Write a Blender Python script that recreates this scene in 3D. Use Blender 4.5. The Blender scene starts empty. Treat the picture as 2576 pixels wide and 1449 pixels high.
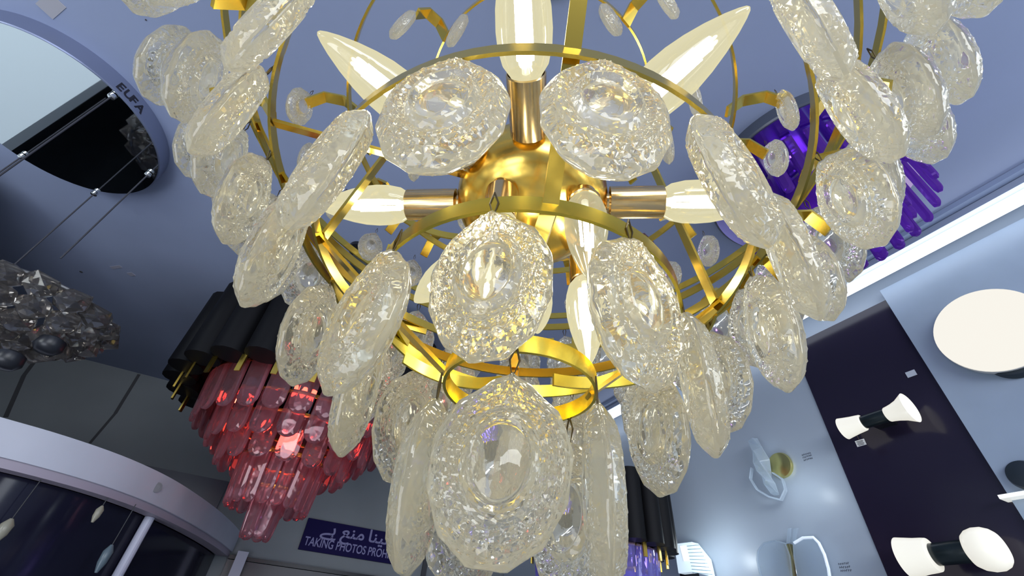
import bpy, bmesh, math, random
from math import sin, cos, pi, radians as R_, hypot, atan2
from mathutils import Vector as V, Matrix
random.seed(7)
sc = bpy.context.scene
C = sc.collection

# ------------------------------------------------------------------ camera
F_PX, PITCH, ROLL = 1089.85, .70516, .09366
CZ = 1.7
cp, sp, cr, sr = cos(PITCH), sin(PITCH), cos(ROLL), sin(ROLL)
r0, u0, fw = V((1, 0, 0)), V((0, -sp, cp)), V((0, cp, sp))
cR = cr * r0 + sr * u0
cU = -sr * r0 + cr * u0
camd = bpy.data.cameras.new('camera')
cam = bpy.data.objects.new('camera', camd); C.objects.link(cam)
camd.sensor_width = 36; camd.lens = 36 * F_PX / 2576; camd.clip_start = .01
M = Matrix((cR, cU, -fw)).transposed().to_4x4(); M.translation = V((0, 0, CZ)); cam.matrix_world = M
sc.camera = cam
# ------------------------------------------------------------------ view, world, lights
sc.view_settings.view_transform = 'Standard'; sc.view_settings.look = 'None'
sc.view_settings.gamma = 1; sc.view_settings.use_curve_mapping = False
sc.view_settings.exposure = 0.0
w = bpy.data.worlds.new('world'); sc.world = w; w.use_nodes = True
w.node_tree.nodes['Background'].inputs[0].default_value = (.55, .65, .9, 1)
w.node_tree.nodes['Background'].inputs[1].default_value = .38
try:
    sc.cycles.sample_clamp_indirect = 6.0
    sc.cycles.max_bounces = 14; sc.cycles.transmission_bounces = 12; sc.cycles.transparent_max_bounces = 16
    sc.cycles.caustics_refractive = True; sc.cycles.blur_glossy = .5
except Exception: pass

def area(name, loc, target, sx, sy, power, col):
    l = bpy.data.lights.new(name, 'AREA'); l.shape = 'RECTANGLE'; l.size = sx; l.size_y = sy
    l.energy = power; l.color = col
    o = bpy.data.objects.new(name, l); C.objects.link(o); o.location = loc
    o.rotation_euler = (V(target) - V(loc)).to_track_quat('-Z', 'Y').to_euler()
    return o
# added fill lights for the ambient of the unseen shop around the camera
area('fill_light_behind', (.8, -2.6, 2.9), (0, .6, 2.2), 2.6, 1.2, 105, (.88, .93, 1))
area('fill_light_right', (2.6, -.6, 2.6), (.3, 1.2, 2.6), 1.2, 1.8, 55, (.84, .91, 1))
area('fill_light_left', (-1.5, -1.2, .9), (-1.4, 2.6, 3.2), 1.8, 1.4, 44, (.82, .88, 1))

# ------------------------------------------------------------------ helpers
AZ = -.44395
dR = V((sin(AZ), cos(AZ), 0)); dL = V((cos(AZ), -sin(AZ), 0))
H = 1.5; DWR, DWL = 2.1687, 4.146          # right and left wall distances along dL / dR
def W(l, r, z): return dL * l + dR * r + V((0, 0, z + CZ))
def ray(x, y): return (x - 1288) / F_PX * cR - (y - 724.5) / F_PX * cU + fw
def at_z(x, y, z):
    d = ray(x, y); return d * (z / d.z) + V((0, 0, CZ))
def at_R(x, y, off=0):
    d = ray(x, y); return d * ((DWR - off) / d.dot(dL)) + V((0, 0, CZ))
def at_L(x, y, off=0):
    d = ray(x, y); return d * ((DWL - off) / d.dot(dR)) + V((0, 0, CZ))

MATS = {}
def mat(name, col, rough=.5, metal=0., emis=None, es=0., trans=0., ior=1.45, noise=0., nscale=6., bump=0., bscale=60., spec=.5, coat=0.):
    if name in MATS: return MATS[name]
    m = bpy.data.materials.new(name); m.use_nodes = True; nt = m.node_tree; b = nt.nodes['Principled BSDF']
    b.inputs['Base Color'].default_value = (*col, 1); b.inputs['Roughness'].default_value = rough
    b.inputs['Metallic'].default_value = metal; b.inputs['IOR'].default_value = ior
    b.inputs['Transmission Weight'].default_value = trans; b.inputs['Specular IOR Level'].default_value = spec
    b.inputs['Coat Weight'].default_value = coat
    if emis: b.inputs['Emission Color'].default_value = (*emis, 1); b.inputs['Emission Strength'].default_value = es
    if noise or bump:
        tc = nt.nodes.new('ShaderNodeTexCoord'); n = nt.nodes.new('ShaderNodeTexNoise')
        nt.links.new(tc.outputs['Object'], n.inputs['Vector'])
        if noise:
            n.inputs['Scale'].default_value = nscale; n.inputs['Detail'].default_value = 4
            cr_ = nt.nodes.new('ShaderNodeValToRGB')
            cr_.color_ramp.elements[0].position = .3; cr_.color_ramp.elements[1].position = .7
            cr_.color_ramp.elements[0].color = (*[c * (1 - noise) for c in col], 1)
            cr_.color_ramp.elements[1].color = (*[min(1, c * (1 + noise)) for c in col], 1)
            nt.links.new(n.outputs['Fac'], cr_.inputs[0]); nt.links.new(cr_.outputs[0], b.inputs['Base Color'])
        if bump:
            n2 = nt.nodes.new('ShaderNodeTexNoise'); n2.inputs['Scale'].default_value = bscale; n2.inputs['Detail'].default_value = 2
            nt.links.new(tc.outputs['Object'], n2.inputs['Vector'])
            bp = nt.nodes.new('ShaderNodeBump'); bp.inputs['Strength'].default_value = bump; bp.inputs['Distance'].default_value = .002
            nt.links.new(n2.outputs['Fac'], bp.inputs['Height']); nt.links.new(bp.outputs[0], b.inputs['Normal'])
    MATS[name] = m; return m

def crystal_mat(name, tint, milk, milk_w, rough, bs=120., bstr=.5, ring_tex=None):
    m = bpy.data.materials.new(name); m.use_nodes = True; nt = m.node_tree; nt.nodes.clear()
    out = nt.nodes.new('ShaderNodeOutputMaterial')
    g = nt.nodes.new('ShaderNodeBsdfGlass'); g.inputs['Color'].default_value = (*tint, 1); g.inputs['Roughness'].default_value = rough; g.inputs['IOR'].default_value = 1.5
    tc = nt.nodes.new('ShaderNodeTexCoord'); n = nt.nodes.new('ShaderNodeTexVoronoi'); n.inputs['Scale'].default_value = bs
    nt.links.new(tc.outputs['Object'], n.inputs['Vector'])
    bp = nt.nodes.new('ShaderNodeBump'); bp.inputs['Strength'].default_value = bstr; bp.inputs['Distance'].default_value = .0025
    nt.links.new(n.outputs['Distance'], bp.inputs['Height']); nt.links.new(bp.outputs[0], g.inputs['Normal'])
    if ring_tex:                                  # the stippling is moulded only between the dome and the smooth margin
        sub = nt.nodes.new('ShaderNodeVectorMath'); sub.operation = 'ADD'; sub.inputs[1].default_value = (0, 0, ring_tex[1] * .53)
        scl = nt.nodes.new('ShaderNodeVectorMath'); scl.operation = 'MULTIPLY'; scl.inputs[1].default_value = (2 / ring_tex[0], 0, 2 / ring_tex[1])
        ln = nt.nodes.new('ShaderNodeVectorMath'); ln.operation = 'LENGTH'
        rp = nt.nodes.new('ShaderNodeValToRGB'); e_ = rp.color_ramp.elements
        e_[0].position = 0; e_[0].color = (.06, .06, .06, 1); e_[1].position = 1; e_[1].color = (.12, .12, .12, 1)
        for p_, v_ in ((.42, .06), (.52, .65), (.68, .65), (.73, .15), (.80, .7), (.87, .2), (.93, .06)):
            q_ = e_.new(p_); q_.color = (v_, v_, v_, 1)
        nt.links.new(tc.outputs['Object'], sub.inputs[0]); nt.links.new(sub.outputs[0], scl.inputs[0]); nt.links.new(scl.outputs[0], ln.inputs[0])
        nt.links.new(ln.outputs['Value'], rp.inputs[0]); nt.links.new(rp.outputs[0], bp.inputs['Strength'])
    d = nt.nodes.new('ShaderNodeBsdfDiffuse'); d.inputs['Color'].default_value = (*milk, 1)
    t = nt.nodes.new('ShaderNodeBsdfTranslucent'); t.inputs['Color'].default_value = (*milk, 1)
    nt.links.new(bp.outputs[0], d.inputs['Normal']); nt.links.new(bp.outputs[0], t.inputs['Normal'])
    a = nt.nodes.new('ShaderNodeMixShader'); a.inputs[0].default_value = .68
    nt.links.new(d.outputs[0], a.inputs[1]); nt.links.new(t.outputs[0], a.inputs[2])
    x = nt.nodes.new('ShaderNodeMixShader'); x.inputs[0].default_value = milk_w
    nt.links.new(g.outputs[0], x.inputs[1]); nt.links.new(a.outputs[0], x.inputs[2])
    last = x.outputs[0]
    nt.links.new(last, out.inputs[0]); return m

def shell_mat(name, col, es, transp):
    """lit bulb envelope: partly see-through, glossy, glowing"""
    m = bpy.data.materials.new(name); m.use_nodes = True; nt = m.node_tree; nt.nodes.clear()
    out = nt.nodes.new('ShaderNodeOutputMaterial')
    e = nt.nodes.new('ShaderNodeEmission'); e.inputs[0].default_value = (*col, 1); e.inputs[1].default_value = es
    t = nt.nodes.new('ShaderNodeBsdfTransparent'); gl = nt.nodes.new('ShaderNodeBsdfGlossy'); gl.inputs['Roughness'].default_value = .05
    a = nt.nodes.new('ShaderNodeMixShader'); lw = nt.nodes.new('ShaderNodeLayerWeight'); lw.inputs[0].default_value = .45
    mr = nt.nodes.new('ShaderNodeMapRange'); mr.inputs['To Min'].default_value = transp; mr.inputs['To Max'].default_value = transp * .35
    nt.links.new(lw.outputs['Facing'], mr.inputs[0]); nt.links.new(mr.outputs[0], a.inputs[0])
    nt.links.new(e.outputs[0], a.inputs[1]); nt.links.new(t.outputs[0], a.inputs[2])
    b = nt.nodes.new('ShaderNodeMixShader'); b.inputs[0].default_value = .06
    nt.links.new(a.outputs[0], b.inputs[1]); nt.links.new(gl.outputs[0], b.inputs[2]); nt.links.new(b.outputs[0], out.inputs[0]); return m

def emit(name, col, s):
    if name in MATS: return MATS[name]
    m = bpy.data.materials.new(name); m.use_nodes = True; nt = m.node_tree; nt.nodes.clear()
    out = nt.nodes.new('ShaderNodeOutputMaterial'); e = nt.nodes.new('ShaderNodeEmission')
    e.inputs[0].default_value = (*col, 1); e.inputs[1].default_value = s; nt.links.new(e.outputs[0], out.inputs[0]); MATS[name] = m; return m

class MB:
    def __init__(s): s.v = []; s.f = []
    def add(s, vs, fs):
        n = len(s.v); s.v += [V(a) for a in vs]; s.f += [tuple(n + i for i in f) for f in fs]; return s
    def box(s, c, x, y, z):                       # centre and three half-axis vectors
        c, x, y, z = V(c), V(x), V(y), V(z); vs = [c + a * x + b * y + d * z for a in (-1, 1) for b in (-1, 1) for d in (-1, 1)]
        return s.add(vs, [(0, 1, 3, 2), (4, 6, 7, 5), (0, 4, 5, 1), (2, 3, 7, 6), (0, 2, 6, 4), (1, 5, 7, 3)])
    def lathe(s, prof, o=(0, 0, 0), ax=(0, 0, 1), n=32, cap=True, flute=None):
        ax = V(ax).normalized(); u = ax.orthogonal().normalized(); w_ = ax.cross(u); o = V(o); vs = []; fs = []
        for (r, h) in prof:
            for k in range(n):
                a = 2 * pi * k / n; rr = r * (1 + (flute[1] * cos(flute[0] * a) if flute else 0))
                vs.append(o + ax * h + u * rr * cos(a) + w_ * rr * sin(a))
        for i in range(len(prof) - 1):
            for k in range(n): fs.append((i * n + k, i * n + (k + 1) % n, (i + 1) * n + (k + 1) % n, (i + 1) * n + k))
        if cap:
            fs.append(tuple(range(n - 1, -1, -1))); fs.append(tuple((len(prof) - 1) * n + k for k in range(n)))
        return s.add(vs, fs)
    def tube(s, pts, r, n=8, closed=False):
        pts = [V(p) for p in pts]; N = len(pts); vs = []; fs = []; u = None
        for i, p in enumerate(pts):
            a = pts[(i - 1) % N] if (i > 0 or closed) else p; b = pts[(i + 1) % N] if (i < N - 1 or closed) else p
            t = (b - a).normalized()
            if u is None: u = t.orthogonal().normalized()
            u = (u - t * u.dot(t)).normalized(); w_ = t.cross(u)
            vs += [p + r * (u * cos(2 * pi * k / n) + w_ * sin(2 * pi * k / n)) for k in range(n)]
        for i in range(N if closed else N - 1):
            j = (i + 1) % N
            for k in range(n): fs.append((i * n + k, i * n + (k + 1) % n, j * n + (k + 1) % n, j * n + k))
        if not closed: fs += [tuple(range(n - 1, -1, -1)), tuple((N - 1) * n + k for k in range(n))]
        return s.add(vs, fs)
    def strip(s, pts, wv, tv, w_, t, closed=False):
        """flat bar along pts; wv(i) width direction, tv(i) thickness direction"""
        N = len(pts); vs = []; fs = []
        for i, p in enumerate(pts):
            a, b = V(wv(i)) * w_ / 2, V(tv(i)) * t / 2; p = V(p); vs += [p - a - b, p + a - b, p + a + b, p - a + b]
        for i in range(N if closed else N - 1):
            j = (i + 1) % N
            for k in range(4): fs.append((i * 4 + k, i * 4 + (k + 1) % 4, j * 4 + (k + 1) % 4, j * 4 + k))
        if not closed: fs += [(3, 2, 1, 0), tuple((N - 1) * 4 + k for k in range(4))]
        return s.add(vs, fs)
    def prism(s, outline, n, t):
        """outline: 3-D polygon, extruded by vector n*t"""
        N = len(outline); o = [V(p) for p in outline]; e = V(n) * t
        return s.add(o + [p + e for p in o], [tuple(range(N - 1, -1, -1)), tuple(N + k for k in range(N))] + [(k, (k + 1) % N, N + (k + 1) % N, N + k) for k in range(N)])
    def build(s, name, m, parent=None, smooth=None, local=None, bevel=0):
        me = bpy.data.meshes.new(name)
        o = V((0, 0, 0)) if local is None else V(local)
        me.from_pydata([tuple(v - o) for v in s.v], [], s.f); me.update()
        bm = bmesh.new(); bm.from_mesh(me); bmesh.ops.recalc_face_normals(bm, faces=bm.faces)
        if bevel: bmesh.ops.bevel(bm, geom=list(bm.edges), offset=bevel, segments=2, affect='EDGES', profile=.6)
        bm.to_mesh(me); bm.free()
        if smooth is not None:
            for p in me.polygons: p.use_smooth = True
            try: me.set_sharp_from_angle(angle=R_(smooth))
            except Exception: pass
        me.materials.append(m)
        ob = bpy.data.objects.new(name, me); C.objects.link(ob); ob.location = o
        if parent is not None:
            ob.parent = parent; ob.matrix_parent_inverse = Matrix.Identity(4)
            ob.location = o - world_loc(parent)
        return ob
def world_loc(o):
    p = V(o.location)
    while o.parent is not None: o = o.parent; p = p + V(o.location)
    return p
def thing(name, label, cat, loc, group=None):
    o = bpy.data.objects.new(name, None); C.objects.link(o); o.location = V(loc); o.empty_display_size = .05
    o['label'] = label; o['category'] = cat
    if group: o['group'] = group
    return o
def tag(o, label, cat, group=None, kind=None):
    o['label'] = label; o['category'] = cat
    if group: o['group'] = group
    if kind: o['kind'] = kind
    return o
def struct(o): o['kind'] = 'structure'; return o
def inst(src, parent, matrix):
    """copy of a part (sharing its mesh) with its sub-parts, placed by a matrix in the parent's space"""
    c = src.copy(); C.objects.link(c); c.parent = parent; c.matrix_parent_inverse = Matrix.Identity(4); c.matrix_basis = matrix
    for ch in src.children:
        d = ch.copy(); C.objects.link(d); d.parent = c; d.matrix_parent_inverse = Matrix.Identity(4)
    return c
def text_mesh(name, body, size, m, parent, origin, xdir, ydir, ext=.0006, align='LEFT', bold=0.0, xs=1.0):
    cu = bpy.data.curves.new(name, 'FONT'); cu.body = body; cu.size = size; cu.extrude = ext; cu.offset = bold; cu.align_x = align
    t = bpy.data.objects.new(name + '_tmp', cu); C.objects.link(t)
    bpy.context.view_layer.update()
    me = bpy.data.meshes.new_from_object(t.evaluated_get(bpy.context.evaluated_depsgraph_get()))
    C.objects.unlink(t); bpy.data.objects.remove(t)
    x, y = V(xdir).normalized(), V(ydir).normalized(); z = x.cross(y)
    for v in me.vertices: v.co = x * v.co.x * xs + y * v.co.y + z * v.co.z
    me.materials.clear(); me.materials.append(m)
    ob = bpy.data.objects.new(name, me); C.objects.link(ob)
    if parent is not None: ob.parent = parent; ob.location = V(origin) - world_loc(parent)
    else: ob.location = V(origin)
    return ob

# ------------------------------------------------------------------ materials
ceil_m = mat('ceiling_paint', (.30, .35, .50), .55, noise=.05, nscale=1.5)
wallL_m = mat('grey_wall_panel', (.20, .22, .23), .6, noise=.1, nscale=1.2)
wallR_m = mat('pale_glossy_wall', (.39, .45, .52), .32, noise=.04, nscale=1.5, spec=.4)
dark_m = mat('dark_gloss_panel', (.018, .014, .032), .16, spec=.45)
gold_m = mat('polished_gold', (.78, .56, .10), .2, 1.0)
goldb_m = mat('bright_brass', (.86, .66, .09), .22, 1.0)
chromegold_m = mat('pale_gold_chrome', (.72, .54, .28), .2, 1.0)
hub_m = mat('gold_hub_metal', (.90, .62, .13), .22, 1.0)
white_m = mat('white_plastic', (.8, .8, .78), .4)
black_m = mat('black_metal', (.012, .013, .017), .35)
wire_m = mat('thin_dark_wire', (.08, .06, .03), .4, .8)

# ------------------------------------------------------------------ the room
def quad(name, pts, m, n, t): return struct(MB().prism(pts, n, t).build(name, m))
XR = DWR - .0; 
LO, NE = -4.6, -3.6                                # far left end and the near (camera) end of the room
quad('ceiling', [W(LO, NE, H), W(DWR, NE, H), W(DWR, DWL, H), W(LO, DWL, H)], ceil_m, V((0, 0, 1)), .1)
quad('floor', [W(LO, NE, -CZ), W(DWR, NE, -CZ), W(DWR, DWL, -CZ), W(LO, DWL, -CZ)], mat('grey_floor_tile', (.42, .43, .45), .25, noise=.1), V((0, 0, -1)), .1)
quad('wall_right', [W(DWR, NE, -CZ), W(DWR, DWL, -CZ), W(DWR, DWL, H), W(DWR, NE, H)], wallR_m, dL, .1)
quad('wall_left', [W(LO, DWL, -CZ), W(DWR, DWL, -CZ), W(DWR, DWL, H), W(LO, DWL, H)], wallL_m, dR, .1)
quad('wall_far', [W(LO, NE, -CZ), W(LO, DWL, -CZ), W(LO, DWL, H), W(LO, NE, H)], mat('pale_wall_paint', (.42, .45, .48), .6), -dL, .1)

# joints between the grey wall boards on the left wall, and dark bands
def wall_strip(name, x0, y0, x1, y1, wd, m, off=.004, pl=at_L, n=None):
    a, b = pl(x0, y0, 0), pl(x1, y1, 0); n = n or -dR
    d = (b - a).normalized(); s = d.cross(n).normalized()
    return MB().box((a + b) / 2 + n * off / 2, (b - a) / 2, s * wd / 2, n * off / 2).build(name, m)
joint_m = mat('board_joint', (.06, .06, .065), .8)
for k, q in enumerate([(100, 892, 60, 945, .022), (60, 945, 14, 1050, .024), (350, 942, 290, 1040, .02), (290, 1040, 226, 1115, .016)]):
    struct(wall_strip('trim_%d' % (k + 1), *q[:4], q[4], joint_m, .003))
# darker band on the left wall above the canopy
P = [at_L(265, 1112), at_L(560, 1158), at_L(700, 1180), at_L(700, 1470), at_L(265, 1470)]
pz = [W((p - V((0, 0, CZ))).dot(dL), DWL, p.z - CZ) for p in P]
za, zb = .86, .84
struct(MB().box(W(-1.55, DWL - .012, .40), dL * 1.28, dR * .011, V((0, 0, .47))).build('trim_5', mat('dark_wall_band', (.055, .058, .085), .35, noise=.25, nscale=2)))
struct(MB().box(W(.52, DWL - .02, .405), dL * .58, dR * .02, V((0, 0, .012))).build('trim_6', black_m))
struct(MB().box(W(.52, DWL - .01, .14), dL * .58, dR * .01, V((0, 0, .25))).build('trim_7', mat('dark_lower_wall', (.04, .04, .05), .3)))
struct(MB().box(W(1.40, DWL - .008, .1), dL * .02, dR * .008, V((0, 0, .53))).build('trim_8', joint_m))

# right wall: narrow housing with the tube light, panels
struct(MB().box(W(DWR - .10, (DWL + NE) / 2, H - .012), dL * .095, dR * (DWL - NE) / 2, V((0, 0, .011))).build('trim_9', mat('tube_housing', (.25, .31, .45), .5)))
tl = thing('tube_light', 'long bright white light tube running along the ceiling edge above the display panels', 'light', W(DWR - .13, .8, H - .06))
MB().box(W(DWR - .13, .75, H - .04), dL * .036, dR * 3.2, V((0, 0, .014))).build('tube_channel', mat('cool_aluminium', (.45, .5, .6), .35, .6), tl)
MB().tube([W(DWR - .135, 3.9, H - .085), W(DWR - .135, -2.4, H - .085)], .024, 16).build('diffuser', emit('tube_glow', (.80, .88, 1.0), 3.2), tl, smooth=50)
# panels hung on the right wall
struct(MB().box(W(DWR - .012, .7925, -.17), dL * .012, dR * .2275, V((0, 0, 1.525))).build('wall_panel_dark', dark_m))
bpy.data.objects['wall_panel_dark'].name = 'trim_10'
struct(MB().box(W(DWR - .02, -1.05, -.15), dL * .02, dR * 1.61, V((0, 0, 1.55))).build('trim_11', mat('pale_grey_panel', (.34, .42, .52), .35, noise=.05)))
struct(MB().box(W(DWR - .008, 2.58, -.17), dL * .008, dR * 1.555, V((0, 0, 1.525))).build('trim_12', wallR_m))
struct(MB().box(W(-3.09, 2.10, -.16), dL * 1.51, dR * .03, V((0, 0, 1.54))).build('wall_partition', mat('white_display_wall', (.50, .55, .56), .5)))
area('fill_light_board', W(-2.6, .6, .6), W(-2.6, 2.1, .2), 1.0, .6, 22, (.9, .97, 1))  # added light that brightens the white wall for the mirrored plate
bpy.context.view_layer.update()

# ------------------------------------------------------------------ right wall lamps
n_in = -dL                                        # out of the right wall into the room
glow_m = mat('warm_white_glass_glow', (.5, .5, .45), .25, emis=(1.0, .965, .84), es=.68)
def surf(x, y, off): return at_R(x, y, off)
def round_lamp():
    c = at_R(2490, 830, .075)
    t = thing('round_panel_lamp', 'large glowing white round lamp mounted on the pale panel at the right', 'wall lamp', c)
    MB().lathe([(.150, 0), (.158, .006), (.158, .03)], c - n_in * .03, n_in, 64).build('rim', mat('lamp_rim', (.7, .7, .68), .4), t, smooth=40)
    MB().lathe([(.156, 0), (.156, .012), (.15, .022), (.12, .028), (.06, .031), (.01, .032)], c, n_in, 64).build('diffuser', emit('round_lamp_glow', (1.0, .965, .88), .95), t, smooth=40)
round_lamp()
def black_round(x, y, r, label, plate=False):
    c = at_R(x, y, .02)
    t = thing('round_wall_lamp', label, 'wall lamp', c, 'black round wall lamps')
    MB().lathe([(r, 0), (r, .03), (r * .9, .045), (r * .3, .05)], c - n_in * .0, n_in, 48).build('body', mat('black_satin', (.02, .03, .04), .4), t, smooth=40)
    MB().lathe([(r * .5, -.02), (r * .5, .0)], c, n_in, 32).build('base', black_m, t)
    if plate:
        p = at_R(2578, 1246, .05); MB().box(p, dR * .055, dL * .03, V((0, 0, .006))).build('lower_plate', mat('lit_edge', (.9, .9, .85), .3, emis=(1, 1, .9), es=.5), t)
black_round(2552, 905, .075, 'black round wall lamp half hidden just under the large glowing round lamp')
black_round(2590, 1200, .045, 'small black round wall lamp with a white plate under it at the right edge', True)

def vanity(name_label, xl, yl, xr, yr, rad, k):
    """two glass shades at the ends of a black horizontal tube"""
    off = .11
    a = at_R(xl, yl, off); b = at_R(xr, yr, off); zz = (a.z + b.z) / 2; a.z = b.z = zz
    c = (a + b) / 2; ax = (b - a).normalized(); L = (b - a).length / 2
    t = thing('vanity_lamp', name_label, 'wall lamp', c, 'tube wall lamps on the dark panel')
    MB().lathe([(rad * .62, -L * .52), (rad * .64, -L * .5), (rad * .64, L * .5), (rad * .62, L * .52)], c, ax, 40).build('tube_body', mat('black_green_metal', (.012, .02, .022), .25), t, smooth=40)
    MB().box(c - n_in * off / 2, ax * .035, n_in * off / 2, V((0, 0, .012))).build('bracket', black_m, t)
    MB().box(c - n_in * (off - .01), ax * .07, n_in * .008, V((0, 0, .03))).build('wall_plate', black_m, t, bevel=.003)
    if k == 0:
        pr = [(.62, .46), (.70, .50), (.74, .62), (.82, .78), (1.0, 1.02), (1.42, 1.34), (1.38, 1.35), (.95, 1.07), (.6, .9), (.05, .86)]
        pl = [(.62, .46), (.80, .50), (.84, .62), (.90, .85), (1.02, 1.16), (1.10, 1.34), (1.07, 1.35), (.9, 1.16), (.6, .95), (.05, .9)]
    else:
        pr = [(.60, .46), (.88, .52), (1.08, .66), (1.18, .86), (1.16, 1.06), (1.02, 1.22), (.86, 1.30), (.8, 1.32), (.5, 1.25), (.05, 1.2)]
        pl = [(.62, .46), (.96, .50), (1.0, .62), (1.04, .85), (1.14, 1.16), (1.2, 1.34), (1.17, 1.35), (1.0, 1.16), (.6, .95), (.05, .9)]
    MB().lathe([(r * rad, h * L) for r, h in pr], c, ax, 40).build('glass_shade', glow_m, t, smooth=50)
    MB().lathe([(r * rad, h * L) for r, h in pl], c, -ax, 40).build('glass_shade', glow_m, t, smooth=50)
    return t, c
vanity('black tube wall lamp with two small flared glowing shades, high on the dark panel', 2142, 1075, 2265, 1030, .040, 0)
vanity('larger black tube wall lamp with two glowing shades low on the dark panel', 2305, 1402, 2488, 1378, .052, 1)
tg = at_R(2165, 1114, .10)
o = MB().box(tg, dR * .018, dL * .0008, V((0, 0, .012))).build('price_tag', mat('tag_paper', (.75, .75, .72), .6)); tag(o, 'small white printed price tag hanging beside the upper tube wall lamp', 'tag')
for i, zz in enumerate((.007, .002, -.003, -.008)):
    MB().box(tg + V((0, 0, zz)) + n_in * .0012, dR * (.013 - .002 * (i % 2)), dL * .0004, V((0, 0, .0011))).build('printed_line', mat('tag_ink', (.1, .1, .1), .7), o)
MB().tube([tg + V((0, 0, .012)), tg + V((0, 0, .03)) + n_in * .004], .0006, 6).build('string', wire_m, o)
o = MB().box(at_R(2292, 940, .0262), dR * .017, dL * .001, V((0, 0, .012))).build('paper_sticker', mat('sticker_paper', (.55, .6, .66), .6)); tag(o, 'blank pale square sticker near the top of the dark panel', 'sticker')

for nm, p_, e_w in (('ribbed_lamp_light', at_R(1765, 1385, .20), 1.6), ('sconce_light', at_R(1985, 1215, .16), .5)):
    l = bpy.data.lights.new(nm, 'POINT'); l.energy = e_w; l.color = (.85, .95, 1); l.shadow_soft_size = .03
    lo = bpy.data.objects.new(nm, l); C.objects.link(lo); lo.location = p_

# handwritten prices on the pale wall
def scribble(x, y, label, rows):
    t = None
    c = at_R(x, y, .0168)
    for j in range(rows):
        mb = MB()
        for k in range(6):
            p = c + dR * (.019 - .0075 * k) + V((0, 0, -.012 * j + random.uniform(-.001, .001)))
            mb.tube([p + V((0, 0, -.003)) + dR * .002, p + V((0, 0, .0035)), p - dR * .003 + V((0, 0, random.uniform(-.003, .003)))], .0009, 5)
        if t is None:
            t = thing('handwritten_price', label, 'writing', c, 'pencilled notes on the pale wall')
        mb.build('ink_line', mat('pencil_ink', (.06, .065, .09), .7), t)
scribble(2028, 1142, 'three short pencilled lines of writing on the pale wall beside the gold-backed sconce', 3)
scribble(2122, 1418, 'pencilled writing on the pale wall right of the leaf-shaped glass lamp', 3)

clear_m = crystal_mat('clear_ice_glass', (.93, .97, 1), (.86, .94, 1.0), .5, .06, 40, .25)
# sconce A: twisted faceted glass with round gold base
cA = at_R(1962, 1172, .0)
t = thing('glass_sconce', 'wall lamp of twisted clear glass with a round gold back plate on the pale wall', 'wall lamp', cA)
MB().lathe([(.055, .0), (.06, .012), (.056, .022), (.03, .026), (.004, .027)], at_R(1968, 1172, .016), n_in, 48).build('gold_base', mat('soft_brass', (.75, .66, .25), .3, 1), t, smooth=45)
mb = MB(); secs = []
axis = [(1893, 1105, .05, .042, 20), (1905, 1130, .062, .046, 55), (1915, 1160, .066, .045, 100), (1922, 1188, .055, .046, 150), (1935, 1215, .055, .046, 190), (1950, 1243, .02, .03, 215)]
vs = []; fs = []
for i, (x, y, off, rr, tw) in enumerate(axis):
    c = at_R(x, y, off + .03)
    for k in range(4):
        a = R_(tw + 90 * k); q = c + (dR * cos(a) * rr * (1.0 if k % 2 else .62)) + n_in * sin(a) * rr * .62 + V((0, 0, .004 * (k - 1.5)))
        vs.append(q)
for i in range(len(axis) - 1):
    for k in range(4): fs.append((i * 4 + k, i * 4 + (k + 1) % 4, i * 4 + 4 + (k + 1) % 4, i * 4 + 4 + k))
fs += [(3, 2, 1, 0), tuple((len(axis) - 1) * 4 + k for k in range(4))]
mb.add(vs, fs); mb.build('twisted_glass', clear_m, t, bevel=.004)
# an open glass hoop at the bottom
MB().strip([at_R(x, y, o_) for x, y, o_ in [(1892, 1178, .09), (1888, 1205, .1), (1905, 1232, .1), (1935, 1250, .09), (1965, 1258, .07), (1977, 1232, .06), (1968, 1205, .06), (1945, 1190, .07)]],
           lambda i: n_in, lambda i: V((0, 0, 1)), .022, .008).build('glass_hoop', clear_m, t, bevel=.002)

# sconce B: leaf / apple shaped etched glass plate
cB = at_R(1995, 1392, .0)
t = thing('leaf_glass_lamp', 'apple-shaped clear glass wall lamp with two short stems and brass centre bar', 'wall lamp', cB)
def px_prism(pts, off, th, name, m, parent, bevel=0): 
    return MB().prism([at_R(x, y, off) for x, y in pts], n_in, th).build(name, m, parent, bevel=bevel)
px_prism([(1978, 1368), (1950, 1360), (1922, 1366), (1908, 1385), (1906, 1410), (1912, 1440), (1925, 1475), (1945, 1520), (1990, 1560), (2004, 1540), (1996, 1460), (1990, 1400)], .05, .012, 'glass_leaf', clear_m, t, .003)
px_prism([(1998, 1366), (2020, 1353), (2046, 1352), (2060, 1366), (2074, 1395), (2084, 1430), (2092, 1480), (2086, 1530), (2040, 1560), (2020, 1540), (2012, 1470), (2000, 1400)], .055, .012, 'glass_leaf', clear_m, t, .003)
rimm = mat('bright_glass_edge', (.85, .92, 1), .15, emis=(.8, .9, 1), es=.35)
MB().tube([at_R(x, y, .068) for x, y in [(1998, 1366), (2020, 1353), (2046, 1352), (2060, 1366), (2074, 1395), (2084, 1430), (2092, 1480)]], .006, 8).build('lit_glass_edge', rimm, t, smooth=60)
MB().tube([at_R(x, y, .063) for x, y in [(1978, 1368), (1950, 1360), (1922, 1366), (1908, 1385), (1906, 1410), (1912, 1440), (1925, 1475)]], .003, 8).build('glass_edge', clear_m, t, smooth=60)
px_prism([(1981, 1368), (1984, 1330), (1993, 1329), (1990, 1366)], .055, .01, 'stem', clear_m, t, .002)
px_prism([(1994, 1364), (1999, 1332), (2010, 1329), (2003, 1360)], .055, .01, 'stem', clear_m, t, .002)
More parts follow.
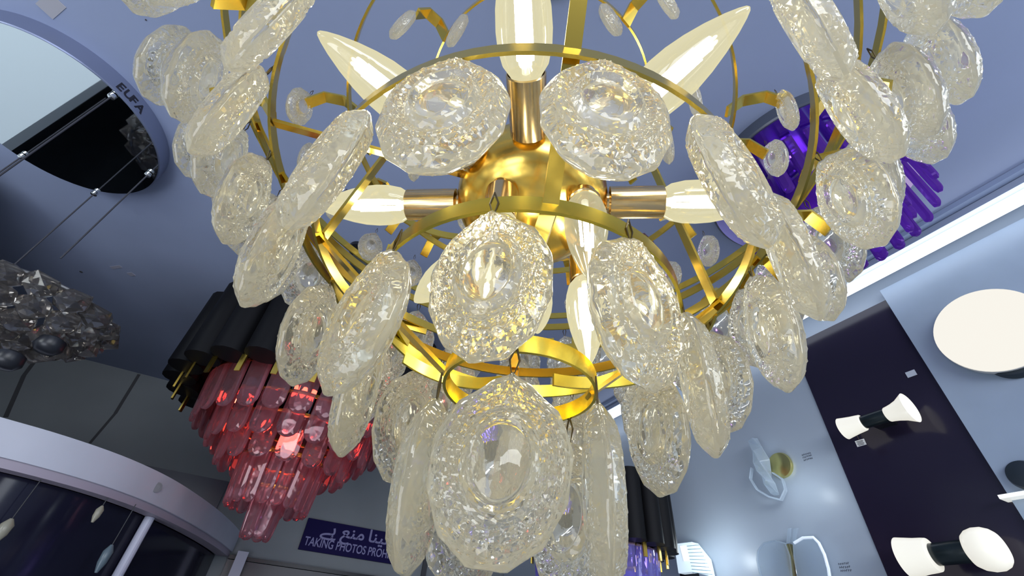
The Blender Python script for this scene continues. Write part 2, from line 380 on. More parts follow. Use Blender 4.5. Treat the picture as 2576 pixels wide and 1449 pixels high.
px_prism([(1984, 1372), (1996, 1370), (2016, 1440), (2030, 1520), (2014, 1520), (2000, 1450)], .02, .03, 'centre_bar', mat('old_brass', (.42, .36, .18), .35, 1), t, .002)
# sconce C: ribbed glass box
cC = at_R(1760, 1400, .0)
t = thing('ribbed_glass_lamp', 'lit ribbed glass box lamp on the pale wall, left of the leaf-shaped lamp', 'wall lamp', cC)
rib_m = mat('ribbed_lit_glass', (.62, .75, .85), .15, emis=(.75, .9, 1), es=.55)
top = [(1712, 1372), (1757, 1367), (1790, 1408), (1800, 1452), (1758, 1442), (1724, 1446)]
px_prism(top, .05, .05, 'glass_box', rib_m, t, .003)
for k in range(9):
    f_ = k / 8; x0, y0 = 1728 + 14 * f_, 1374 + 66 * f_; x1, y1 = 1758 + 34 * f_, 1371 + 74 * f_
    MB().tube([at_R(x0, y0, .102), at_R(x1, y1, .102)], .0014, 6).build('glass_rib', mat('rib_shadow', (.25, .36, .42), .3), t)
px_prism([(1712, 1374), (1727, 1372), (1736, 1410), (1722, 1412)], .099, .006, 'lit_corner', emit('cool_glow', (.95, .97, 1), 1.1), t)
px_prism([(1724, 1446), (1758, 1442), (1770, 1500), (1730, 1500)], .0165, .04, 'bracket', black_m, t)

# ------------------------------------------------------------------ sign on the left wall
sgm = mat('sign_purple', (.006, .003, .05), .6, spec=.15); ink = mat('sign_lettering', (.22, .21, .38), .6)
c0 = W(.84, DWL - .012, .622)
sg = thing('notice_sign', 'dark violet notice board with two pale lines of lettering forbidding photos', 'sign', c0)
MB().box(c0, dL * .465, dR * .010, V((0, 0, .108))).build('board', sgm, sg, bevel=.002)
xl, zl = .375, .622
so = W(.40, DWL - .0225, .548)
text_mesh('english_lettering', 'TAKING PHOTOS PROHIBITED', .082, ink, sg, so, dL, V((0, 0, 1)), bold=.0012, xs=.74)
xo = .50
for wd in ('\uFBAF\uFBA8', '\uFECA\uFEE8\uFEE3', '\uFE8E\uFEE8\uFBFF\uFEDF', '\uFEAE\uFBFE\uFEEE\uFEBC\uFE97'):
    ob = text_mesh('urdu_word', wd, .12, ink, sg, W(xo, DWL - .0225, .640), dL, V((0, 0, 1)), bold=.002, xs=1.15)
    xo += max(v.co.dot(dL) for v in ob.data.vertices) + .03

# ------------------------------------------------------------------ curved canopy with dark glass
cz0, cz1 = .415, .56
poly = [(-1.56, 2.14), (-1.2, 2.26), (-.99, 2.35), (-.82, 2.41), (-.63, 2.54), (-.50, 2.70), (-.40, 2.88), (-.28, 3.2), (-.19, 3.49), (-.10, 3.85), (-.05, 4.12)]
def smoothp(p, it=2):
    for _ in range(it):
        q = [p[0]]
        for a, b in zip(p[:-1], p[1:]): q += [(a[0] * .75 + b[0] * .25, a[1] * .75 + b[1] * .25), (a[0] * .25 + b[0] * .75, a[1] * .25 + b[1] * .75)]
        q.append(p[-1]); p = q
    return p
poly = smoothp(poly)
def off_poly(p, d):
    out = []
    for i in range(len(p)):
        a = p[max(0, i - 1)]; b = p[min(len(p) - 1, i + 1)]; tx, ty = b[0] - a[0], b[1] - a[1]; L = hypot(tx, ty)
        out.append((p[i][0] - ty / L * d, p[i][1] + tx / L * d))
    return out
def wallp(name, p, d0, d1, za, zb, m, parent, smooth=30):
    A = off_poly(p, d0); B = off_poly(p, d1); N = len(p); vs = []; fs = []
    for i in range(N):
        vs += [W(*A[i], za), W(*A[i], zb), W(*B[i], zb), W(*B[i], za)]
    for i in range(N - 1):
        for k in range(4): fs.append((i * 4 + k, i * 4 + (k + 1) % 4, i * 4 + 4 + (k + 1) % 4, i * 4 + 4 + k))
    fs += [(3, 2, 1, 0), tuple((N - 1) * 4 + k for k in range(4))]
    return MB().add(vs, fs).build(name, m, parent, smooth=smooth)
cn = thing('curved_canopy', 'curved pale canopy rim around the dark glass booth by the left wall', 'canopy', W(-1.2, 3, .41))
wallp('fascia', poly, 0, .05, cz0 + .02, cz1, mat('canopy_paint', (.43, .44, .50), .5, noise=.06, nscale=3), cn)
wallp('under_rim', poly, .012, .09, cz0 - .012, cz0 + .022, mat('canopy_pink_grey', (.30, .26, .31), .5), cn)
MB().lathe([(.02, 0), (.022, .004), (.012, .006)], W(*poly[len(poly) * 7 // 13], cz0 + .085), (dL * .4 - dR).normalized(), 20).build('worn_patch', mat('dark_stain', (.16, .16, .17), .7), cn)
booth_glass = mat('dark_smoked_glass', (.010, .010, .022), .12, spec=.22)
gb = thing('glass_booth', 'dark reflective curved glass booth under the pale canopy rim at lower left', 'booth', W(-1.2, 3.2, -CZ))
wallp('curved_pane', [(p[0], p[1]) for p in poly], .10, .112, -CZ, cz0 - .013, booth_glass, gb)
cfp = [W(*q, cz0 + .0) for q in off_poly(poly, .115)]
MB().prism([V((p.x, p.y, cz0 + CZ + .001)) for p in cfp] + [W(-1.56, 4.12, cz0 + .001)], V((0, 0, 1)), .02).build('dark_top', black_m, gb)
ps = off_poly(poly, .075)
def pole_at(l_t):
    i = min(range(len(ps)), key=lambda k: abs(ps[k][0] - l_t)); return ps[i]
q = pole_at(-.44)
o = MB().tube([W(*q, -CZ), W(*q, cz0 - .013)], .022, 16).build('steel_pole', mat('painted_pole', (.45, .46, .55), .4)); tag(o, 'thin pale grey upright pole under the curved canopy rim', 'pole')
o = struct(MB().box(W(.02, DWL - .05, -.62), dL * .035, dR * .05, V((0, 0, 1.06))).build('trim_13', mat('pale_post', (.42, .42, .50), .5)))
# lamp reflections on the dark booth glass, built as small hanging pendants
gl1 = mat('dim_white_reflection', (.20, .19, .15), .3, emis=(1, .95, .7), es=.03); gl2 = mat('dim_blue_reflection', (.07, .10, .12), .3, emis=(.6, .8, 1), es=.02)
def refl_lamp(x, y, dist, r, h, m, label):
    d = ray(x, y); d = d / hypot(d.x, d.y); p = d * dist + V((0, 0, CZ))
    t = thing('lamp_reflection', label, 'pendant lamp', p, 'dim lamp reflections on the glass booth')
    MB().lathe([(r * .3, h), (r, h * .5), (r * .9, -h * .3), (r * .3, -h)], p, (0, 0, 1), 20).build('glass', m, t, smooth=50)
    MB().tube([p + V((0, 0, h)), V((p.x, p.y, cz0 + CZ - .014))], .002, 6).build('cord', black_m, t)
refl_lamp(245, 1293, 2.68, .014, .032, gl1, 'small dim cream lamp reflection on the dark glass booth, built as a pendant')
refl_lamp(262, 1405, 2.70, .018, .05, gl2, 'dim bluish lamp reflection low on the dark glass booth, built as a pendant')
refl_lamp(8, 1335, 2.60, .02, .04, gl1, 'dim lamp reflection at the left edge of the dark booth, built as a pendant')

# ------------------------------------------------------------------ mirrored canopy disc with hanging crystal pendant (left)
dc = V((-1.79, .945, H + CZ)); dr_ = .349
mp = thing('crystal_pendant_lamp', 'smoky crystal bowl hung on thin cables from a round mirrored ceiling plate at left', 'pendant lamp', dc)
mirror_m = mat('tinted_mirror', (.62, .66, .68), .03, 1.0)
MB().lathe([(dr_, 0), (dr_, -.067), (dr_ - .003, -.07)], dc, (0, 0, 1), 96, cap=True).build('ceiling_plate', mat('brushed_steel_rim', (.20, .23, .34), .35, .5), mp, smooth=35)
MB().lathe([(dr_ - .004, -.0702), (dr_ - .004, -.0725)], dc, (0, 0, 1), 96).build('mirror_face', mirror_m, mp, smooth=35)
inkd = mat('marker_ink', (.01, .01, .02), .6)
a0 = atan2(at_z(350, 262, H - .035).y - dc.y, at_z(350, 262, H - .035).x - dc.x)
for k, chh in enumerate('EUFA'):
    a = a0 + R_(9.0 - 6.0 * k) * -1; a = a0 + R_((k - 2.6) * 4.2)
    rad = V((cos(a), sin(a), 0)); tng = V((-sin(a), cos(a), 0))
    text_mesh('marker_letter', chh, .045, inkd, mp, dc + rad * (dr_ + .0005) - tng * .013 + V((0, 0, -.055)), tng, V((0, 0, 1)), xs=1.0, bold=.0012)
bolts = [(285, 240), (375, 437), (240, 485), (58, 392)]
pend_c = V((-1.86, 1.47, CZ + .86))
for (x, y) in bolts:
    p = at_z(x, y, H - .075)
    MB().lathe([(.012, 0), (.012, -.012), (.006, -.016)], p, (0, 0, 1), 16).build('bolt', mat('bright_chrome', (.8, .8, .8), .15, 1), mp, smooth=40)
    MB().tube([p, V((p.x, p.y, CZ + .93))], .0028, 6).build('cable', mat('cable_grey', (.035, .035, .045), .7), mp)
smoke = crystal_mat('smoky_crystal', (.9, .88, .85), (.22, .20, .19), .3, .06, 30, .5)
def rock(seed, sx, sy, sz):
    rr = random.Random(seed); bm = bmesh.new(); bmesh.ops.create_icosphere(bm, subdivisions=1, radius=1)
    vs = [V((v.co.x * sx * rr.uniform(.8, 1.15), v.co.y * sy * rr.uniform(.8, 1.15), v.co.z * sz * rr.uniform(.8, 1.15))) for v in bm.verts]
    fs = [tuple(v.index for v in f.verts) for f in bm.faces]; bm.free(); return vs, fs
MB().tube([pend_c + V((.24 * cos(a * pi / 16), .24 * sin(a * pi / 16), .07)) for a in range(32)], .008, 8, True).build('ring', mat('dark_steel', (.2, .2, .2), .4, .8), mp, smooth=40)
for tier, (rr, zz, n_, s_) in enumerate([(.235, .045, 15, .062), (.20, -.02, 13, .06), (.13, -.06, 8, .062), (.03, -.07, 2, .06)]):
    for k in range(n_):
        a = 2 * pi * (k + .5 * tier) / n_
        c = pend_c + V((rr * cos(a), rr * sin(a), zz)); vs, fs = rock(tier * 50 + k, s_, s_, s_ * .85)
        MB().add([v + c for v in vs], fs).build('crystal_block', smoke, mp, local=c)
for (x, y) in ((20, 905), (125, 868)):
    d = ray(x, y); d = d / hypot(d.x, d.y); p = d * 2.2 + V((0, 0, CZ))
    MB().lathe([(.02, .03), (.04, .02), (.045, -.01), (.03, -.03), (.01, -.034)], p, (0, 0, 1), 20).build('dark_hollow', black_m, mp, smooth=50)  # black cups mark the dark hollows of the bowl

# ------------------------------------------------------------------ tiered crystal-bar chandeliers with black fluted drums
def rounded_bar(w_, t, L, n=8):
    """a flat crystal bar hanging from z=0 down to -L, rounded at the foot, bevelled face"""
    out = [(-w_ / 2, 0), (w_ / 2, 0), (w_ / 2, -L + w_ / 2)]
    out += [(w_ / 2 * cos(a), -L + w_ / 2 + w_ / 2 * sin(a)) for a in [-pi * k / n for k in range(1, n)]]
    out += [(-w_ / 2, -L + w_ / 2)]
    N = len(out); cz = -L * .5
    f_ = [(x, -t / 2, z) for x, z in out]; b_ = [(x, t / 2, z) for x, z in out]
    fi = [(x * .55, -t, z * .92 - L * .04) for x, z in out]; bi = [(x * .55, t, z * .92 - L * .04) for x, z in out]
    vs = f_ + b_ + fi + bi; fs = []
    for k in range(N):
        j = (k + 1) % N; fs += [(k, j, N + j, N + k), (2 * N + k, 2 * N + j, j, k), (N + k, N + j, 3 * N + j, 3 * N + k)]
    fs += [tuple(2 * N + k for k in range(N)), tuple(3 * N + k for k in range(N - 1, -1, -1))]
    return vs, fs
def tier_chandelier(c, Rd, z0, z1, tiers, n_tube, bar_m, label, glow, lamp_col, lamp_w, drum=True, bw=.1, gl=.05, gw=.01):
    t = thing('tiered_chandelier', label, 'chandelier', V((c.x, c.y, CZ + z0)), 'black drum chandeliers')
    cx, cy = c.x, c.y
    if drum:
        tv = MB().lathe([(Rd * pi / n_tube * .95, 0), (Rd * pi / n_tube * .95, z1 - z0)], (0, 0, 0), (0, 0, 1), 14)
        proto = tv.build('black_tube', mat('black_velvet_tube', (.004, .004, .005), .55, spec=.18), t, smooth=50)
        gp = MB().box((0, 0, 0), (gw, 0, 0), (0, .004, 0), (0, 0, gl)).build('gold_rod', mat('gold_rod_metal', (.75, .52, .10), .25, 1), t)
        first = True
        for k in range(n_tube):
            a = 2 * pi * k / n_tube
            m4 = Matrix.Translation(V((Rd * cos(a), Rd * sin(a), 0)))
            if first: proto.matrix_basis = m4
            else: inst(proto, t, m4)
            a2 = a + pi / n_tube
            m5 = Matrix.Translation(V(((Rd - .005) * cos(a2), (Rd - .005) * sin(a2), -.005))) @ Matrix.Rotation(a2 + pi / 2, 4, 'Z')
            if first: gp.matrix_basis = m5; first = False
            else: inst(gp, t, m5)
        MB().lathe([(Rd, 0), (Rd, .01)], V((cx, cy, CZ + z1 - .02)), (0, 0, 1), 48).build('top_plate', black_m, t)
    for (r, zt, zb) in tiers:
        MB().strip([V((cx + r * cos(a), cy + r * sin(a), CZ + zt)) for a in [2 * pi * k / 48 for k in range(48)]], lambda i: V((0, 0, 1)), lambda i: V((cos(2 * pi * i / 48), sin(2 * pi * i / 48), 0)), .018, .004, True).build('gold_ring', gold_m, t, smooth=40)
        w_ = bw if r > .2 else bw * .55; n_ = max(5, int(2 * pi * r / (w_ * 1.2)))
        vs, fs = rounded_bar(w_, .012, zt - zb)
        p = MB().add(vs, fs).build('crystal_bar', bar_m, t)
        for k in range(n_):
            a = 2 * pi * k / n_; m4 = Matrix.Translation(V((r * cos(a), r * sin(a), zt - z0))) @ Matrix.Rotation(a + pi / 2, 4, 'Z') @ Matrix.Rotation(R_(5), 4, 'X')
            if k == 0: p.matrix_basis = m4
            else: inst(p, t, m4)
    MB().tube([V((cx, cy, CZ + z1 - .02)), V((cx, cy, CZ + H))], .012, 10).build('stem', black_m, t, smooth=60)
    for k in range(5):
        a = 2 * pi * k / 5; p = V((cx + .55 * Rd * cos(a), cy + .55 * Rd * sin(a), CZ + z0 - .02))
        MB().lathe([(.004, -.035), (.014, -.02), (.016, 0), (.012, .02)], p, (0, 0, 1), 12).build('led_lamp', glow, t, smooth=60)
    l = bpy.data.lights.new('chandelier_lamp', 'POINT'); l.energy = lamp_w; l.color = lamp_col; l.shadow_soft_size = .05
    lo = bpy.data.objects.new('chandelier_lamp', l); C.objects.link(lo); lo.location = (cx, cy, CZ + z0 - .16); 
    return t
dd = V((sin(R_(-24.7)), cos(R_(-24.7)), 0)) * 2.6
pink = crystal_mat('pink_crystal', (1, .74, .78), (.50, .33, .37), .24, .06, 25, .35)
tier_chandelier(dd, .62, .95, 1.36, [(.50, 1.0, .77), (.40, .90, .69), (.32, .83, .61), (.20, .68, .45), (.075, .55, .33)], 24, pink,
                'black fluted drum chandelier with gold rods and tiers of red-lit pink crystal bars', emit('red_glow', (1, .10, .05), 14), (1, .10, .07), 1.0, gl=.075, gw=.013)
dd3 = V((sin(R_(12.3)), cos(R_(12.3)), 0)) * 2.5
lil = crystal_mat('lilac_crystal', (.86, .84, 1), (.45, .42, .85), .3, .06, 40, .4)
tier_chandelier(dd3, .34, .43, .73, [(.29, .43, .24), (.22, .34, .12)], 20, lil, 'black tube chandelier with gold rods and lilac crystal bars, behind the pale wall sconces', emit('violet_glow', (.35, .25, 1), 6), (.5, .4, 1), 1.5, bw=.06)

# purple chandelier at right under a round mirrored plate
pcx, pcy = 1.10, .93
pm = thing('purple_crystal_chandelier', 'round ceiling plate with glowing purple crystal bars, behind the big chandelier at right', 'chandelier', (pcx, pcy, CZ + H))
MB().lathe([(.36, 0), (.36, -.05), (.355, -.055)], (pcx, pcy, CZ + H), (0, 0, 1), 80).build('ceiling_plate', mat('dark_plate_rim', (.06, .07, .1), .3), pm, smooth=40)
MB().lathe([(.352, -.0552), (.352, -.058)], (pcx, pcy, CZ + H), (0, 0, 1), 80).build('mirror_face', mat('violet_mirror', (.45, .36, .72), .12, 1.0), pm)
pur = crystal_mat('purple_crystal', (.66, .40, .95), (.26, .10, .50), .5, .1, 40, .4)
for ti, (r, zt, zb, n_) in enumerate([(.27, 1.43, 1.20, 26), (.18, 1.43, 1.14, 18), (.09, 1.43, 1.10, 9)]):
    vs, fs = rounded_bar(.032, .01, zt - zb); p = MB().add(vs, fs).build('crystal_bar', pur, pm)
    for k in range(n_):
        a = 2 * pi * k / n_; m4 = Matrix.Translation(V((r * cos(a), r * sin(a), zt - H))) @ Matrix.Rotation(a + pi / 2, 4, 'Z')
        if k == 0: p.matrix_basis = m4
        else: inst(p, pm, m4)
l = bpy.data.lights.new('purple_lamp', 'POINT'); l.energy = .8; l.color = (.6, .3, 1); l.shadow_soft_size = .05
lo = bpy.data.objects.new('purple_lamp', l); C.objects.link(lo); lo.location = (pcx, pcy, CZ + 1.2)

# small dark spotlight seen through the frame, and tape patches on the ceiling
sp_c = at_z(905, 625, H)
t = thing('ceiling_spotlight', 'small dark spotlight with loose wires on the blue ceiling, seen through the gold frame', 'spotlight', sp_c)
MB().lathe([(.05, 0), (.05, -.02), (.02, -.024)], sp_c, (0, 0, 1), 24).build('base', black_m, t, smooth=40)
MB().lathe([(.03, 0), (.05, .03), (.05, .12), (.04, .14)], sp_c + V((0, 0, -.05)), (.5, .3, -.6), 24).build('lamp_head', mat('dark_lamp_head', (.03, .035, .03), .3), t, smooth=40)
for k in range(3):
    p = sp_c + V((.02, .02 * k, -.02)); MB().tube([p, p + V((.05, .04, -.05)), p + V((.12, .02 + .03 * k, -.03)), p + V((.1, .1, -.06))], .0022, 6).build('loose_wire', black_m, t)
tape_m = mat('masking_tape', (.42, .41, .44), .7); tape2 = mat('beige_tape', (.36, .36, .44), .7)
for (x, y, sx, sy, an, lb, mm) in [(128, 14, .042, .025, -.5, 'large pale torn patch of tape on the ceiling near the top left corner', tape_m),
                               (292, 672, .035, .010, -.3, 'short strip of beige tape on the ceiling, the left one of a pair', tape2),
                               (330, 690, .018, .014, -.3, 'small square of beige tape on the ceiling, the right one of a pair', tape2)]:
    c = at_z(x, y, H - .0012); a = V((cos(an), sin(an), 0)); b = V((-sin(an), cos(an), 0))
    tag(MB().box(c, a * sx, b * sy, V((0, 0, .0008))).build('tape_patch', mm), lb, 'tape', 'tape patches on the ceiling')
for i, (x, y, s_, lb) in enumerate([(204, 684, .009, 'dark speck on the ceiling left of the two tape strips'), (1163, 78, .004, 'dark speck on the ceiling above the left front oval crystal'), (1515, 45, .004, 'dark speck on the ceiling between the top arcs of the gold frame'), (367, 50, .003, 'tiny dark speck on the ceiling left of the big chandelier')]):
    c = at_z(x, y, H - .001); tag(MB().lathe([(s_, 0), (s_ * .7, -.002)], c, (0, 0, 1), 7).build('ceiling_speck', joint_m), lb, 'speck', 'specks on the ceiling')

# ------------------------------------------------------------------ THE BIG CHANDELIER
U = .3
CX, CY = .043, 1.0
def P3(r, th, h):
    a = R_(th); return V(((CX + r * sin(a)) * U, (CY - r * cos(a)) * U, h * U + CZ))
base = P3(0, 0, 1.26)
ch = thing('crystal_chandelier', 'large lit gold chandelier with stacked rings of clear oval crystal drops', 'chandelier', base)
crys = crystal_mat('textured_clear_crystal', (1, .985, .94), (1.0, .94, .74),   .20, .025, 230, .5, ring_tex=(.208 * .3, .325 * .3))
crys_far = crys
def ring(r, h, hh=.035, n=96, m=gold_m, name='gold_ring', th0=0, th1=360, thick=.008):
    closed = th1 - th0 >= 360; k_ = n if closed else n + 1
    ths = [th0 + (th1 - th0) * k / n for k in range(k_)]
    return MB().strip([P3(r, t_, h) for t_ in ths], lambda i: V((0, 0, 1)), lambda i: V((sin(R_(ths[i])), -cos(R_(ths[i])), 0)), hh * U, thick * U, closed).build(name, m, ch, smooth=35)
TH = dict(a=3, b=-86, c=98, d=180)
ring(.19, .53, .045, m=goldb_m); ring(.42, .73, .045, m=goldb_m); ring(.65, .935, .040, m=gold_m); ring(.87, 1.20, .04); ring(1.075, 1.48, .04); ring(1.22, 1.67, .04)
ring(.77, 1.64, .035); ring(.5, 1.98, .035); 
def bar(pts, wv=None, ww=.035, tt=.01, m=gold_m, name='strut'):
    a, b = pts[0], pts[-1]; d = (b - a).normalized(); rad = V((a.x + b.x - 2 * CX * U, a.y + b.y - 2 * CY * U, 0))
    rad = rad.normalized() if rad.length > 1e-6 else V((0, -1, 0))
    wd = d.cross(rad).normalized(); td = d.cross(wd).normalized()
    return MB().strip(pts, lambda i: wd, lambda i: td, ww * U, tt * U).build(name, m, ch)
for th in TH.values():
    t1 = th - 20 if th == 3 else th
    bar([P3(.182, t1, .53), P3(.412, th, .73)]); bar([P3(.412, th, .73), P3(.642, th, .94)]); bar([P3(.642, th, .94), P3(.862, th, 1.2)]); bar([P3(.862, th, 1.2), P3(1.067, th, 1.48)])
for th in (-86, 98, 180): bar([P3(.64, th, .95), P3(.49, th, 1.98)])
for th in (-72, 198): bar([P3(.862, th, 1.2), P3(.22, th + 6, 1.26)], ww=.045, name='spoke')
# crossing arcs (petals) below the second ring and under the third
def arc(r0_, t0, h0_, r1, t1, h1, bow, n=14, ww=.04, m=goldb_m, name='petal_arc'):
    pts = []
    for k in range(n + 1):
        f_ = k / n; pts.append(P3(r0_ + (r1 - r0_) * f_ + bow * sin(pi * f_), t0 + (t1 - t0) * f_, h0_ + (h1 - h0_) * f_))
    def tv(i):
        a = pts[max(0, i - 1)]; b = pts[min(n, i + 1)]; d = (b - a); return V((0, 0, 1)).cross(d).normalized()
    return MB().strip(pts, lambda i: V((0, 0, 1)), tv, ww * U, .009 * U).build(name, m, ch, smooth=40)
arc(.42, -120, .70, .24, -168, .66, .03); arc(.43, 118, .70, .22, 150, .66, .0); arc(.42, -120, .76, .42, -60, .76, -.03)
arc(.65, -100, .93, .65, -140, .93, .06, m=gold_m); arc(.65, 100, .93, .65, 140, .93, .06, m=gold_m)
arc(.87, -100, 1.17, .87, -150, 1.17, .06, m=gold_m); arc(.87, 100, 1.17, .87, 150, 1.17, .06, m=gold_m); arc(.77, -118, 1.60, .60, -150, 1.60, .02, m=gold_m)
# hub, sockets and bulbs
hub = MB().lathe([(r * U, h * U) for r, h in [(.004, -.15), (.09, -.146), (.17, -.128), (.23, -.09), (.262, -.04), (.272, .01), (.272, .09), (.25, .14), (.14, .18), (.03, .19)]], base, (0, 0, 1), 64).build('hub', hub_m, ch, smooth=60)
MB().tube([P3(0, 0, 1.43), P3(0, 0, 3.0), V((CX * U, CY * U, CZ + H))], .006, 12).build('suspension_rod', chromegold_m, ch, smooth=60)
MB().lathe([(.11, 0), (.11, -.03), (.03, -.04)], (CX * U, CY * U, CZ + H), (0, 0, 1), 48).build('ceiling_rose', gold_m, ch, smooth=40)
envelope = shell_mat('frosted_warm_bulb', (1.0, .92, .56), .82, .36)
envelope2 = shell_mat('clear_warm_bulb', (1.0, .92, .56), .58, .6)
fil_m = emit('filament_white', (1.0, .95, .74), 75)
def bulb_set(p, d, clear=False, L=.36, rr=.076, sock=.2, sl=True, sr_=.058):
    """socket from p along d, then the candle bulb"""
    d = V(d).normalized(); p = V(p)
    if sock:
        s_ = MB().lathe([(a * U, b * U) for a, b in [(sr_ * .72, -.02), (sr_ * .72, .0), (sr_ * .62, .004), (sr_ * .62, .012), (sr_, .016), (sr_, sock), (sr_ * .93, sock + .003), (sr_ * .90, sock - .01)]], p, d, 32, cap=False).build('lamp_socket', chromegold_m, ch, smooth=40)
    q = p + d * sock * U
    prof = [(.60, -.01), (.62, .0), (.86, .08), (.98, .2), (1.0, .32), (.95, .46), (.82, .60), (.63, .74), (.40, .87), (.22, .95), (.10, .99), (.02, 1.0)]
    b = MB().lathe([(a * rr * U, h * L * U) for a, h in prof], q, d, 32).build('candle_bulb', envelope2 if clear else envelope, ch, smooth=70, local=q)
    u = d.orthogonal().normalized(); v = d.cross(u)
    f_ = MB()
    if clear:
        for k in range(4):
            a = pi / 4 + k * pi / 2; o1 = (u * cos(a) + v * sin(a)); f_.tube([q + o1 * .006 + d * L * U * .16, q + o1 * .0045 + d * L * U * .62], .0013, 6)
    else:
        for k in range(4):
            a = pi / 4 + k * pi / 2; o1 = (u * cos(a) + v * sin(a)); f_.tube([q + o1 * .005 + d * L * U * .10, q + o1 * .004 + d * L * U * .60], .0026, 6)
    f_.build('filament', fil_m, b)
    b2 = MB().tube([q, q + d * L * U * .12], .0035, 10).build('filament_stem', mat('stem_glass', (.8, .8, .7), .2, emis=(1, .95, .7), es=.6), b)
for k in range(8):
    th = -7.5 + 45 * k
    if k in (1,): th -= 2
    if k in (7,): th += 1.5
    a = R_(th); d = V((sin(a), -cos(a), 0)); p = P3(.262, th, 1.262)
    bulb_set(p, d)
for (x, y) in ((.205, .86), (.25, 1.12), (.05, 1.03), (-.06, .86)):
    hh = 1.14
    p = V((x * U, y * U, hh * U + CZ)); bulb_set(p, V((.0, 0, -1)), clear=(x == .205), sock=.02 if x == .205 else .13, rr=.066, sr_=.052, L=.33)

# ---- the oval crystal drop
def crystal_mesh(name, W_=.208, Ht=.325, T=.068, na=72, facets=13):
    """top point at the origin, hanging down -Z, face along -Y"""
    W_, Ht, T = W_ * U, Ht * U, T * U
    def outline(a, s):
        # a=0 at the foot, pi at the pointed top
        x = sin(a) * .5; z = -cos(a) * .5
        top = max(0, -cos(a)) ** 2
        x *= (1 - .62 * top * abs(cos(a)) ** 1.5)
        return x, z + .0
    prof = [(1.0, .10), (.985, .22), (.86, .66), (.84, .70), (.80, .70), (.765, .84), (.70, .78), (.66, .84), (.60, .72), (.55, .66), (.50, .90), (.46, 1.0), (.42, .80), (.38, .70), (.33, .78), (.22, .95), (.10, 1.04)]
    vs = []; fs = []
    def side(sgn):
        idx = []
        for i, (s, z) in enumerate(prof):
            row = []
            for k in range(na):
                a = 2 * pi * k / na
                aq = a
                x, zz = outline(a, s)
                if i < 4:                         # ground flats around the margin
                    g_ = 2 * pi / facets; off_ = (a + g_ / 2) % g_ - g_ / 2; kk = 1 - (1 - cos(g_ / 2) / max(.2, cos(off_)) * 1.0) * -1.0 if False else cos(g_ / 2) / cos(off_)
                    kk = 1 + (kk - 1) * (1.25 if i < 2 else .6); x *= kk; zz *= kk
                if s < .7: xx, zo = sin(a) * .5, -cos(a) * .5; f_ = min(1, (.9 - s) / .35); x = x * (1 - f_) + xx * f_; zz = zz * (1 - f_) + zo * f_
                sc_ = s
                dz = z
                if .63 < s < .83 and i % 2 == 0: dz = z + .13 * (1 if (k % 3) == 0 else -.35)
                px = x * sc_ * W_; pz = (zz * sc_ - .03 * (1 - s)) * Ht
                row.append(len(vs)); vs.append(V((px, sgn * dz * T / 2 + 0, pz - Ht * .5)))
            idx.append(row)
        c = len(vs); vs.append(V((0, sgn * 1.06 * T / 2, -Ht * .53)))
        for i in range(len(idx) - 1):
            for k in range(na):
                j = (k + 1) % na; fs.append((idx[i][k], idx[i][j], idx[i + 1][j], idx[i + 1][k]))
        for k in range(na): fs.append((idx[-1][k], idx[-1][(k + 1) % na], c))
        return idx[0]
    A = side(-1); B = side(1)
    for k in range(na): fs.append((A[k], B[k], B[(k + 1) % na], A[(k + 1) % na]))
    mb = MB(); mb.v = vs; mb.f = fs
    return mb.build(name, crys, ch, smooth=28)
proto = crystal_mesh('crystal_drop')
hook = MB().tube([V((0, 0, .018)), V((.0025, 0, .008)), V((0, 0, -.004)), V((-.0025, 0, .008)), V((0, 0, .018))], .0006, 6).build('wire_loop', wire_m)
hook.parent = proto; hook.matrix_parent_inverse = Matrix.Identity(4)
count = 0
used = False
rc = random.Random(3)
def in_view(p, mx=190):
    d = p - V((0, 0, CZ)); z = d.dot(fw)
    if z <= .02: return False
    x = 1288 + F_PX * d.dot(cR) / z; y = 724.5 - F_PX * d.dot(cU) / z
    return -mx < x < 2576 + mx and -mx < y < 1449 + mx
def drop(r, th, h, yaw=0, tilt=0, roll=0, s=1.0, force=False, sx=1.0):
    global used, count
    top = P3(r, th, h)
    if not force and not in_view(top - V((0, 0, .18 * U * s))): return None
    m4 = Matrix.Translation(top - world_loc(ch)) @ Matrix.Rotation(R_(th + yaw), 4, 'Z') @ Matrix.Rotation(R_(tilt), 4, 'X') @ Matrix.Rotation(R_(roll), 4, 'Y') @ Matrix.Scale(s, 4) @ Matrix.Diagonal((sx, 1, 1, 1))
    count += 1
    if not used: proto.matrix_basis = m4; used = True; return proto
    return inst(proto, ch, m4)
j = lambda a: rc.uniform(-a, a)
# tier 1 (lowest)
for th, yaw, ro in ((-7, 3, 3), (60, 22, 0), (-76, -18, 0), (132, 0, 0), (-150, 10, 0)): drop(.20, th, .452, yaw, 0, ro, 1.1, sx=1.16)
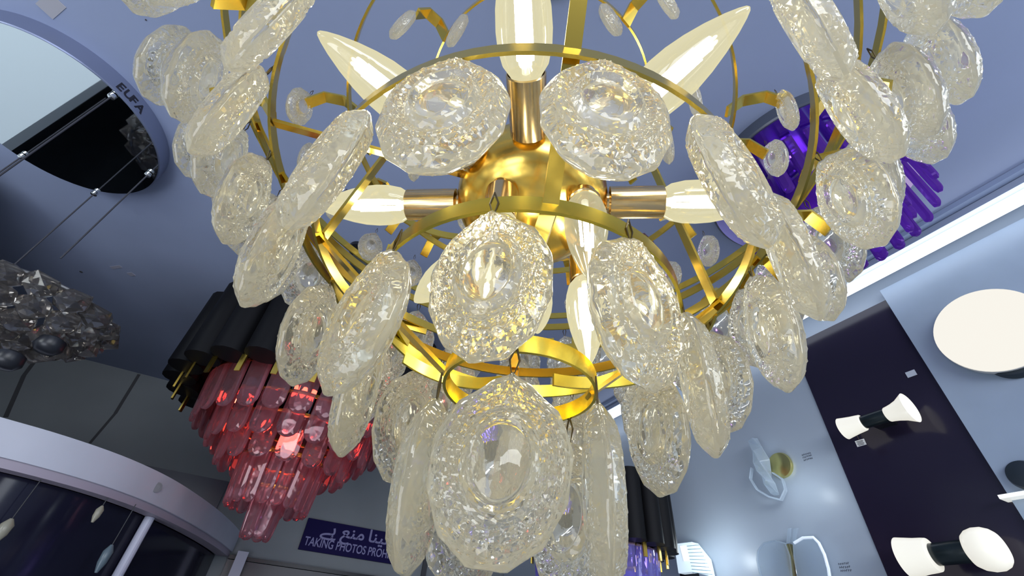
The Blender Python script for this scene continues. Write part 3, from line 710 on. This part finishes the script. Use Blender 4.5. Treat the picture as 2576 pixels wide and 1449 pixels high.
# tier 2
for th, yaw, ro in ((-13, -4, -4), (28, 4, 4), (70, 0, 0), (111, 0, 0), (152, 5, 0), (-168, 0, 0), (-131, 0, 0), (-98, 12, 3), (-50, 8, 5)): drop(.425, th, .70, yaw, 0, ro, 1.12)
for th, yaw, ti in ((-17, 12, 1), (8, -4, 1), (32, 4, 0), (57, 0, 0), (82, 0, 0), (107, 4, 0), (132, 0, 0), (157, 0, 0), (-178, 0, 0), (-153, 0, 0), (-128, 0, 0), (-102, 0, 0), (-71, 0, 0), (-42, -4, 0)):
    drop(.645 if abs(th) < 45 else .665, th, .905, yaw + j(3), ti, j(3), 1.12)
for th in (-43, -61, -80, -99, -120, -140, -161, 179, 161, 143, 125, 106, 88, 68, 50, 33): drop(.885, th, 1.165, j(12), j(4), j(4), 1.08)
for th in (-54, -70, -86, -102, -118, -134, -150, -166, 178, 47, 62, 77, 92, 107, 122, 137, 152, 165): drop(1.11, th, 1.44, j(14), j(4), j(4), 1.12)
for th in (-90, -77, -64, -102, 54, 65, 75, 88, 43): drop(1.29, th, 1.64, j(14), j(4), j(4), 1.15)
# small outer crystals on hooks above, and the inner top ring's
for th, r in ((-87, 1.0), (-101, 1.06), (-116, 1.08), (-131, 1.13), (-145, 1.14), (-159, 1.14), (-173, 1.12), (162, 1.14), (147, 1.13), (132, 1.12), (119, 1.10), (105, 1.06), (89, 1.02), (76, .98)):
    drop(r, th, 1.80, j(20), 0, j(4), .66)
for th, r in ((-56, .66), (-85, .66), (-114, .63), (-43, .5), (27, .5), (38, .66), (73, .66), (94, .6), (122, .66), (150, .66), (-150, .66)):
    drop(r, th, 1.90, j(20), 0, j(4), .6)
print('crystals', count)
# small arched hooks that carry them
def hook_arm(r0_, r1, th, h, m=gold_m):
    pts = [P3(r0_, th, h), P3(r0_ + (r1 - r0_) * .35, th, h + .07), P3(r0_ + (r1 - r0_) * .75, th, h + .08), P3(r1, th, h + .0)]
    a = R_(th); tg_ = V((cos(a), sin(a), 0))
    def tv(i):
        d = (pts[min(3, i + 1)] - pts[max(0, i - 1)]).normalized(); return d.cross(tg_).normalized()
    return MB().strip(pts, lambda i: tg_, tv, .045 * U, .012 * U).build('hook_arm', m, ch)
for th in (-87, -101, -116, -131, -145, 162, 147, 132, 119, 105, 89, 76): hook_arm(.77, .99, th, 1.72)
for th in (-56, -85, -114, 38, 73, 94, 122, 150, -150, 0): hook_arm(.5, .64, th, 1.95)
for k in range(10): hook_arm(.87, 1.05, -72 + 16 * k if k < 5 else 60 + 14 * (k - 5), 1.22)
# little stubs on the far bands
for th in (-172, -164, 168, 160): bar([P3(.87, th, 1.16), P3(.87, th, 1.26)], ww=.03, name='stub')
